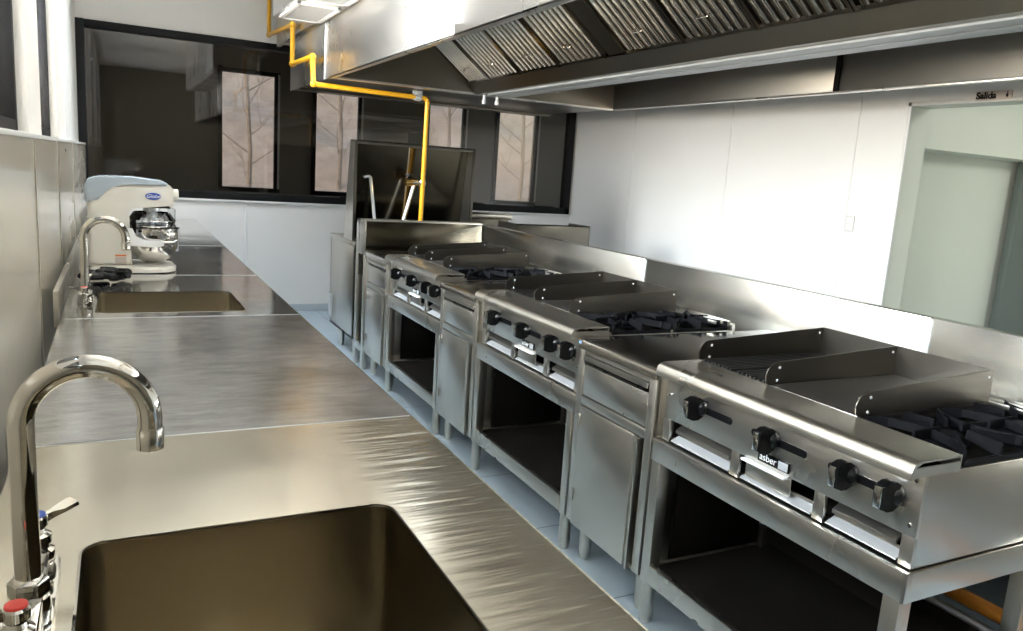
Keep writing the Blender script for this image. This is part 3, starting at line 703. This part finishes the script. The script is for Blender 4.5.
sl = ['open steel stand with the dark lower bay closest to the viewer, lower right', 'middle open steel stand between the two nearer narrow cabinets', 'farthest open steel stand, left end of the row of dark bays']
rl = ['nearest steel cooking top, large in the right foreground, with grill, griddle and burners', 'middle steel cooking top of the row, between two narrow cabinets', 'farthest steel cooking top of the row, next to the end splash panel']
cl = ['nearest narrow drawer cabinet, between the foreground and middle cooking tops', 'second narrow drawer cabinet, between the middle and farthest cooking tops', 'farthest narrow drawer cabinet, at the end splash below the gas pipe']
for k, y in enumerate(ys):
    if k == 0:
        stand.location.y = y; rng.location.y = y; cab.location.y = y+SW
        make_label(stand, sl[0]); make_label(rng, rl[0]); make_label(cab, cl[0])
    else:
        dup(stand, (XF, y, 0), sl[k]); dup(rng, (XF, y, 0), rl[k]); dup(cab, (XF, y+SW, 0), cl[k])
# small blue protective-film stickers on two cabinets
tag(part('film_sticker', plain('pale_blue_film', (0.16, 0.28, 0.42), 0.4), None, (1.5885, 1.5895, 2.478, 2.495, 0.886, 0.895), bev=0), 'tiny blue sticker on the top corner of the nearest narrow cabinet', 'sticker')

# splash wall between the two lines of equipment
sp1 = thing('splash_wall', 'long steel splash panel behind the three cooking tops, running to the right edge', 'splash panel', (2.60, 0, 0))
part('panel', ST_SPL, sp1, (0, 0.055, -0.2, 1.753, 0.10, 1.105)); part('panel', ST_SPL, sp1, (0, 0.055, 1.757, 3.475, 0.10, 1.105)); part('panel', ST_SPL, sp1, (0, 0.055, 3.48, 5.75, 0.10, 1.105))
for y in (1.755, 3.4775):
    part('joint_strip', GALV, sp1, (-0.003, 0.0, y-0.008, y+0.008, 0.90, 1.10), label='bright joint strip')
for y in (-0.1, 1.8, 3.4, 5.5):
    bm = B(); lathe(bm, [(0.02, 0), (0.02, 0.11)], (0.027, y, 0)); obj('foot', bm, ST_V, sp1)
# end panel of the line
ep = thing('end_panel', 'tall narrow steel end panel closing the far end of the cooking row', 'splash panel', (1.60, 5.50, 0))
part('panel', ST_SHR, ep, (0.0, 0.996, 0.16, 0.18, 0.70, 1.115)); part('cap', ST_V, ep, (0.0, 0.012, 0.03, 0.25, 0.86, 1.115), (0.0, 0.996, 0.155, 0.25, 1.10, 1.115))
part('post', ST_V, ep, (0.0, 0.04, 0.01, 0.05, 0.0, 0.86), (0.0, 0.04, 0.20, 0.25, 0.0, 0.86), (0.0, 0.04, 0.05, 0.20, 0.13, 0.19))
part('gap_shade', DARK, ep, (0.05, 0.9, 0.06, 0.20, 0.10, 0.70), bev=0)  # dark block added in the open gap, standing for its shade

# sink unit beyond the end panel with its tall shroud
su = thing('sink_unit', 'steel cabinet with an open dark well past the end of the cooking row', 'cabinet', (1.60, 5.80, 0))
part('carcass', ST_V, su, (0.0, 0.95, 0.0, 0.02, 0.17, 0.90), (0.0, 0.95, 0.70, 0.72, 0.17, 0.90), (0.0, 0.02, 0.0, 0.72, 0.17, 0.90), (0.93, 0.95, 0, 0.72, 0.17, 0.90), (0, 0.95, 0, 0.72, 0.17, 0.19))
part('rim', ST_H, su, (-0.012, 0.05, -0.005, 0.735, 0.895, 0.93), (0.90, 0.96, -0.005, 0.735, 0.895, 0.93), (0.05, 0.90, -0.005, 0.04, 0.895, 0.93), (0.05, 0.90, 0.69, 0.735, 0.895, 0.93), bev=0.004)
part('well', DARK, su, (0.05, 0.90, 0.04, 0.69, 0.60, 0.61), (0.045, 0.052, 0.04, 0.69, 0.60, 0.90))
part('latch', GALV, su, (-0.012, 0.0, 0.64, 0.74, 0.22, 0.42), bev=0.004)
for x in (0.06, 0.88):
    for y in (0.1, 0.53): 
        bm = B(); lathe(bm, [(0.018, 0), (0.0245, 0.03), (0.0245, 0.17), (0, 0.17)], (x, y, 0)); obj('leg', bm, ST_V, su)
sh = thing('tall_shroud', 'tall dark steel three-sided shroud standing above the end of the cooking row', 'splash panel', (1.60, 5.87, 0.93))
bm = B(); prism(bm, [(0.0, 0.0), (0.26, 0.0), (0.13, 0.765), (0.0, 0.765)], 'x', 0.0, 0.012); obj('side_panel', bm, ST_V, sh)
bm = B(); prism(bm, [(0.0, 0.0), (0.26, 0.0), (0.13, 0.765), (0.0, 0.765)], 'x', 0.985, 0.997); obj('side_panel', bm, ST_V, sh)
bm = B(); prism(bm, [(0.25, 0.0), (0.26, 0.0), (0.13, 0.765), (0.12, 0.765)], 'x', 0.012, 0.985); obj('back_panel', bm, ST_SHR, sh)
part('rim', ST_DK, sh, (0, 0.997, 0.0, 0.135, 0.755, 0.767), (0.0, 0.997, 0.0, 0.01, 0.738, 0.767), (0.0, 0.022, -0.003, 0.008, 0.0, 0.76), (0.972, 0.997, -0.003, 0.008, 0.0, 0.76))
bm = B(); prism(bm, [(0.246, 0.0), (0.25, 0.0), (0.12, 0.755), (0.116, 0.755)], 'x', 0.470, 0.482); obj('seam_strip', bm, ST_V, sh, label='bright vertical seam')
bm = B(); tube(bm, bend([(1.72, 6.02, 1.42), (1.765, 6.00, 1.43), (1.815, 5.96, 0.97)], 0.03), 0.013, 10)
tag(obj('water_tube', bm, GALV), 'pale bent tube inside the tall shroud, left of the yellow drop pipe', 'pipe')
gv_ = thing('gas_valve', 'brass gas valve with slanting pale hose on the yellow drop pipe in the shroud', 'valve', (2.16, 5.90, 1.40))
bm = B(); lathe(bm, [(0.028, -0.02), (0.032, 0.0), (0.028, 0.02)], (0, 0, 0)); lathe(bm, [(0.014, -0.12), (0.014, 0.0)], (0, -0.002, 0.0), 'x'); lathe(bm, [(0.024, -0.02), (0.024, 0.02)], (-0.06, 0, 0), 'x'); obj('valve_body', bm, CHROME, gv_)
bm = B(); lathe(bm, [(0.0, -0.03), (0.03, -0.03), (0.03, 0.03), (0.0, 0.03)], (-0.11, 0, 0.0), 'x'); obj('brass_union', bm, BRASS, gv_)
bm = B(); lathe(bm, [(0.0, 0.0), (0.03, 0.0), (0.03, 0.02), (0, 0.02)], (-0.11, 0, 0.045)); obj('valve_handle', bm, BLACK, gv_)
bm = B(); tube(bm, [(-0.07, 0, -0.02), (-0.10, 0.01, -0.15), (-0.17, 0.03, -0.43)], 0.014, 10); obj('hose', bm, GALV, gv_)

# rear line behind the splash wall
rt = thing('rear_counter', 'low steel counter hidden behind the splash wall, toward the right wall', 'worktop', (2.70, 1.2, 0))
part('top', ST_X, rt, (0, 0.95, 0, 5.6, 0.85, 0.89))
part('lower_shelf', ST_X, rt, (0.03, 0.92, 0.05, 5.55, 0.22, 0.25))
for x in (0.05, 0.90):
    for y in (0.08, 1.9, 3.7, 5.5):
        bm = B(); lathe(bm, [(0.02, 0), (0.02, 0.85)], (x, y, 0)); obj('leg', bm, ST_V, rt)
bm = B(); box(bm, 0, 0.70, 0, 0.006, 0, 0.235, 0.001); box(bm, 0, 0.70, 0.0, 0.03, 0.225, 0.235, 0.001); box(bm, 0, 0.006, 0.0, 0.35, 0, 0.235, 0.001); box(bm, 0.694, 0.70, 0.0, 0.35, 0, 0.235, 0.001)
tag(obj('splash_guard', bm, ST_DK, loc=(2.88, 5.60, 0.89)), 'olive-grey upright steel guard showing behind the far splash wall', 'guard')
bx_ = thing('steel_bin', 'low grey steel box showing just right of the tall shroud', 'box', (2.70, 6.28, 0.89))
part('box_body', ST_DK, bx_, (0.0, 0.44, 0, 0.30, 0.0, 0.22)); part('box_lid', ST_V, bx_, (-0.01, 0.47, -0.01, 0.31, 0.221, 0.265), bev=0.006)

# ================================================================ HOOD
H0, H1 = -0.6, 5.65     # main open part along y
hood = thing('extractor_hood', 'huge island extractor hood of polished steel hanging over the cooking row', 'hood', (0, 0, 2.10))
XA, XB_, ZT = 1.35, 3.72, 1.10
def P_(name, mat, *b, bev=0.002, label=None): return part(name, mat, hood, *b, bev=bev, label=label)
P_('front_skin', ST_HOOD, (XA, XA+0.004, H0, 3.365, 0.0, ZT)); P_('front_skin', ST_HOOD, (XA, XA+0.004, 3.370, 5.825, 0.0, ZT)); P_('front_skin', ST_HOOD, (XA, XA+0.004, 5.830, 7.10, 0.0, 0.42)); P_('front_skin', ST_HOOD, (XA-0.03, XA+0.004, 5.830, 7.60, 0.42, ZT))
P_('seam_bracket', TRIMW, (XA-0.012, XA, 3.355, 3.38, 0.05, ZT), (XA-0.02, XA, 3.33, 3.40, 0.17, 0.20), label='white seam strip')
P_('seam_strip', GALV, (XA-0.004, XA, 5.82, 5.835, 0.0, ZT), label='bright seam strip')
P_('lower_rim', ST_HOOD, (XA, XA+0.035, H0, 5.65, 0.0, 0.012), (XB_, XB_+0.04, H0, 5.65, 0.0, 0.012), (XA, XB_+0.04, 5.62, 5.70, 0.0, 0.012))
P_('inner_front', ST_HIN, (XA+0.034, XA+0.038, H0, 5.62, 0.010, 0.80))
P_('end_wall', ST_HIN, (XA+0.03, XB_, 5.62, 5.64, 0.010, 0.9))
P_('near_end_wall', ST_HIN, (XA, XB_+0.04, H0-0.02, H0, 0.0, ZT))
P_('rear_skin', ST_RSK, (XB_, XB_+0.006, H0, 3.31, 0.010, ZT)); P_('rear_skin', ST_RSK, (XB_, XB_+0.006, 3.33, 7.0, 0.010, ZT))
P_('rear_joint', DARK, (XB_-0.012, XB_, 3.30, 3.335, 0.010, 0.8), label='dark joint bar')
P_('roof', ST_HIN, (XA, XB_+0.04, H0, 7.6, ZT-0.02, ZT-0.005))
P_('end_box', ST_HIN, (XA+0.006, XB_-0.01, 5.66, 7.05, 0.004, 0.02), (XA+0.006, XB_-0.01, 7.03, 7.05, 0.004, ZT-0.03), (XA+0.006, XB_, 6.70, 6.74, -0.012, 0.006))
# centre trough
bm = B(); prism(bm, [(2.40, 0.075), (2.455, 0.0), (2.72, 0.0), (2.775, 0.075), (2.75, 0.082), (2.43, 0.082)], 'y', H0, 5.62); tr_ = obj('centre_trough', bm, ST_HIN, hood)
part('trough_strip', plain('trough_strip_grey', (0.36, 0.38, 0.39), 0.4), tr_, (2.50, 2.585, H0+0.1, 5.50, -0.010, 0.0), (2.60, 2.69, H0+0.1, 5.50, -0.010, 0.0), bev=0.002, label='pale strips along the trough bottom')  # two pale grey strips along the trough underside
# filters
sl_ = Vector((-0.30, 0, 0.235)).normalized(); LEN = 0.72
def make_filter(y0, y1, side):
    """bank of rounded baffles climbing away from the trough"""
    bm = B(); X0 = 2.405 if side < 0 else 2.77; z0 = 0.085; sg = side
    def at(s, n): return (X0+sg*(0.788*s) + sg*(-0.0), z0+0.616*s, n)
    d = Vector((sg*0.788, 0, 0.616)); nrm = Vector((sg*0.616, 0, -0.788))
    o0 = Vector((X0, 0, z0))
    def q(s, y, n): v = o0+d*s+nrm*n; return Vector((v.x, y, v.z))
    def slab(s0, s1, ya, yb, n0, n1):
        vs = [bm.verts.new(q(s, y, n)) for n in (n0, n1) for s, y in ((s0, ya), (s1, ya), (s1, yb), (s0, yb))]
        for f in ((0, 1, 2, 3), (7, 6, 5, 4), (0, 4, 5, 1), (1, 5, 6, 2), (2, 6, 7, 3), (3, 7, 4, 0)): bm.faces.new([vs[i] for i in f])
    slab(0, LEN, y0+0.003, y0+0.018, -0.005, 0.018); slab(0, LEN, y1-0.018, y1-0.003, -0.005, 0.018)
    slab(0, 0.02, y0+0.003, y1-0.003, -0.005, 0.010); slab(LEN-0.02, LEN, y0+0.003, y1-0.003, -0.005, 0.010)
    fr = obj('grease_filter', bm, FILTER, hood)
    bm = B(); n = 8; st = (y1-y0-0.05)/n
    for k in range(n):
        yc_ = y0+0.025+st*(k+0.5)
        A = []; Bq = []
        for j in range(9):
            t = PI*j/8; yy = yc_-st*0.33*math.cos(t); nn = 0.004+0.016*math.sin(t)
            A.append(bm.verts.new(q(0.02, yy, nn))); Bq.append(bm.verts.new(q(LEN-0.02, yy, nn)))
        for j in range(8): bm.faces.new((A[j], A[j+1], Bq[j+1], Bq[j]))
        bm.faces.new(A[::-1]); bm.faces.new(Bq)
    obj('baffles', bm, FILTER, fr)
    bm = B(); c = []
    hy = (y0+y1)/2; 
    slab2 = [q(0.12, hy-0.03, 0.028), q(0.12, hy+0.03, 0.028)]
    tube(bm, bend([q(0.13, hy-0.04, 0.015), q(0.13, hy-0.04, 0.035), q(0.13, hy+0.04, 0.035), q(0.13, hy+0.04, 0.015)], 0.01, 4), 0.003, 6); obj('filter_handle', bm, CHROME, fr)
fy = [(5.66, 5.25), (5.25, 4.75), (4.75, 4.23), (4.23, 3.72), (3.54, 3.06), (3.06, 2.58), (2.58, 2.10), (2.10, 1.62), (1.45, 0.97), (0.97, 0.49), (0.49, 0.01)]
for b, a in fy:
    make_filter(max(a, -0.5), min(b, 5.615), -1); make_filter(max(a, -0.5), min(b, 5.615), 1)
bm = B()
for sg, X0 in ((-1, 2.405), (1, 2.77)):
    for a, b in ((3.54, 3.72), (1.45, 1.62), (H0, 0.01), (5.615, 5.62)):
        pts = [(X0, 0.085), (X0+sg*0.567, 0.528), (X0+sg*0.567, 0.54), (X0, 0.097)]
        prism(bm, pts, 'y', a, b)
    prism(bm, [(X0, 0.10), (X0+sg*0.567, 0.545), (X0+sg*0.567, 0.56), (X0, 0.115)], 'y', H0, 5.62)
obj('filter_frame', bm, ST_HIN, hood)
P_('inner_roof', ST_HIN, (XA+0.03, 1.86, H0, 5.62, 0.535, 0.55), (3.32, XB_, H0, 5.62, 0.535, 0.55))
for x, y in ((2.55, 5.66), (2.66, 5.66)):
    bm = B(); lathe(bm, [(0.010, 0.0), (0.010, -0.03), (0.016, -0.032), (0.016, -0.06), (0.0, -0.062)], (x, y, 0)); obj('nozzle', bm, WHITEP, hood, label='white fire nozzle')
# supply plenum with ceiling-facing diffusers
DIFF = plain('diffuser_frame', (0.55, 0.54, 0.52), 0.4); LOUV = plain('louvre_grey', (0.26, 0.25, 0.24), 0.5)
pl = P_('supply_plenum', ST_HOOD, (1.005, XA-0.001, 2.0, 5.95, 0.40, ZT), bev=0.003)
for k in range(5):
    y1 = 5.90-0.76*k; y0 = y1-0.64; x0, x1 = 1.035, 1.325
    fr = part('diffuser', DIFF, pl, (x0, x1, y0, y0+0.03, 0.388, 0.401), (x0, x1, y1-0.03, y1, 0.388, 0.401), (x0, x0+0.03, y0, y1, 0.388, 0.401), (x1-0.03, x1, y0, y1, 0.388, 0.401), bev=0.002, label='white louvred diffuser')
    bm = B(); n = 12
    for j in range(n):
        y = y0+0.04+(y1-y0-0.08)*(j+0.5)/n
        prism(bm, [(y-0.016, 0.400), (y+0.010, 0.390), (y+0.012, 0.392), (y-0.014, 0.402)], 'x', x0+0.03, x1-0.03)
    obj('louvre', bm, LOUV, fr)
bm = B()
for x, y in ((XA+0.2, 1.2), (XA+0.2, 5.2), (XB_-0.2, 1.2), (XB_-0.2, 5.2), (1.5, 7.3), (3.5, 6.9)):
    tube(bm, [(x, y, ZT-0.02), (x, y, ZC-2.10+0.01)], 0.008, 8)
obj('hanger_rod', bm, GALV, hood)

# ---- gas piping
bm = B()
path = [(1.28, 7.78, ZC-0.001), (1.28, 7.78, 2.64), (1.27, 6.62, 2.575), (1.27, 6.60, 2.27), (1.27, 5.86, 2.255), (1.27, 5.82, 2.06), (2.16, 5.86, 2.05), (2.16, 5.90, 0.96)]
tube(bm, bend(path, 0.035, 5), 0.0185, 14)
gp = obj('gas_pipe', bm, YELLOW); tag(gp, 'bright yellow gas pipe running along the hood and down into the tall shroud', 'pipe')
for p, ax in (((1.28, 7.78, 2.64), 'z'), ((1.27, 6.62, 2.575), 'y'), ((1.27, 6.60, 2.27), 'z'), ((1.27, 5.86, 2.255), 'y'), ((1.27, 5.82, 2.06), 'z')):
    bm = B(); bmesh.ops.create_icosphere(bm, subdivisions=2, radius=0.026, matrix=Matrix.Translation(p)); obj('elbow', bm, YELLOW, gp)
bm = B(); box(bm, 2.04, 2.11, 5.84, 5.88, 2.03, 2.10, 0.004); lathe(bm, [(0.026, -0.02), (0.026, 0.02)], (2.075, 5.86, 2.05), 'x'); obj('pipe_clamp', bm, GALV, gp)
bm = B(); tube(bm, bend([(2.35, -0.5, 0.30), (2.35, 1.85, 0.30), (2.35, 1.85, 0.58)], 0.05), 0.024, 12)
bm2 = bm
tag(obj('floor_gas_pipe', bm2, ORANGE), 'ochre gas pipe low behind the foreground stand, bottom right corner', 'pipe')
bm = B(); tube(bm, [(2.35, -0.5, 0.235), (2.35, 1.9, 0.235)], 0.008, 8)
tag(obj('conduit', bm, GALV), 'thin grey conduit beside the ochre pipe, bottom right corner', 'pipe')

# ---- wall items
sg = thing('exit_sign', 'small grey sign reading Salida above the exit opening', 'sign', (XR-0.006, 3.04, 2.177))
part('plate', SIGN, sg, (-0.004, 0.004, -0.11, 0.11, -0.027, 0.027), bev=0.001)
text('sign_lettering', 'Salida', 0.055, BLACK, sg, Matrix.Translation((-0.0045, 0.045, 0.0)) @ FACE_NX, bold=0.0022)
bm = B(); lathe(bm, [(0.005, 0), (0.005, 0.001)], (-0.004, -0.083, 0.015), '-x', 10); prism(bm, [(-0.078, 0.008), (-0.088, 0.008), (-0.090, -0.006), (-0.086, -0.018), (-0.082, -0.006), (-0.078, -0.018), (-0.075, 0.0)], 'x', -0.0052, -0.004); obj('running_figure', bm, BLACK, sg)
sw = thing('light_switch', 'white double light switch on the right wall left of the exit opening', 'switch', (XR, 3.95, 1.325))
part('plate', plain('switch_plate', (0.58, 0.57, 0.55), 0.4), sw, (-0.010, 0.0, -0.04, 0.04, -0.06, 0.06), bev=0.003)
for z in (-0.025, 0.025): part('rocker', TRIMW, sw, (-0.014, -0.009, -0.02, 0.02, z-0.018, z+0.018), bev=0.002)
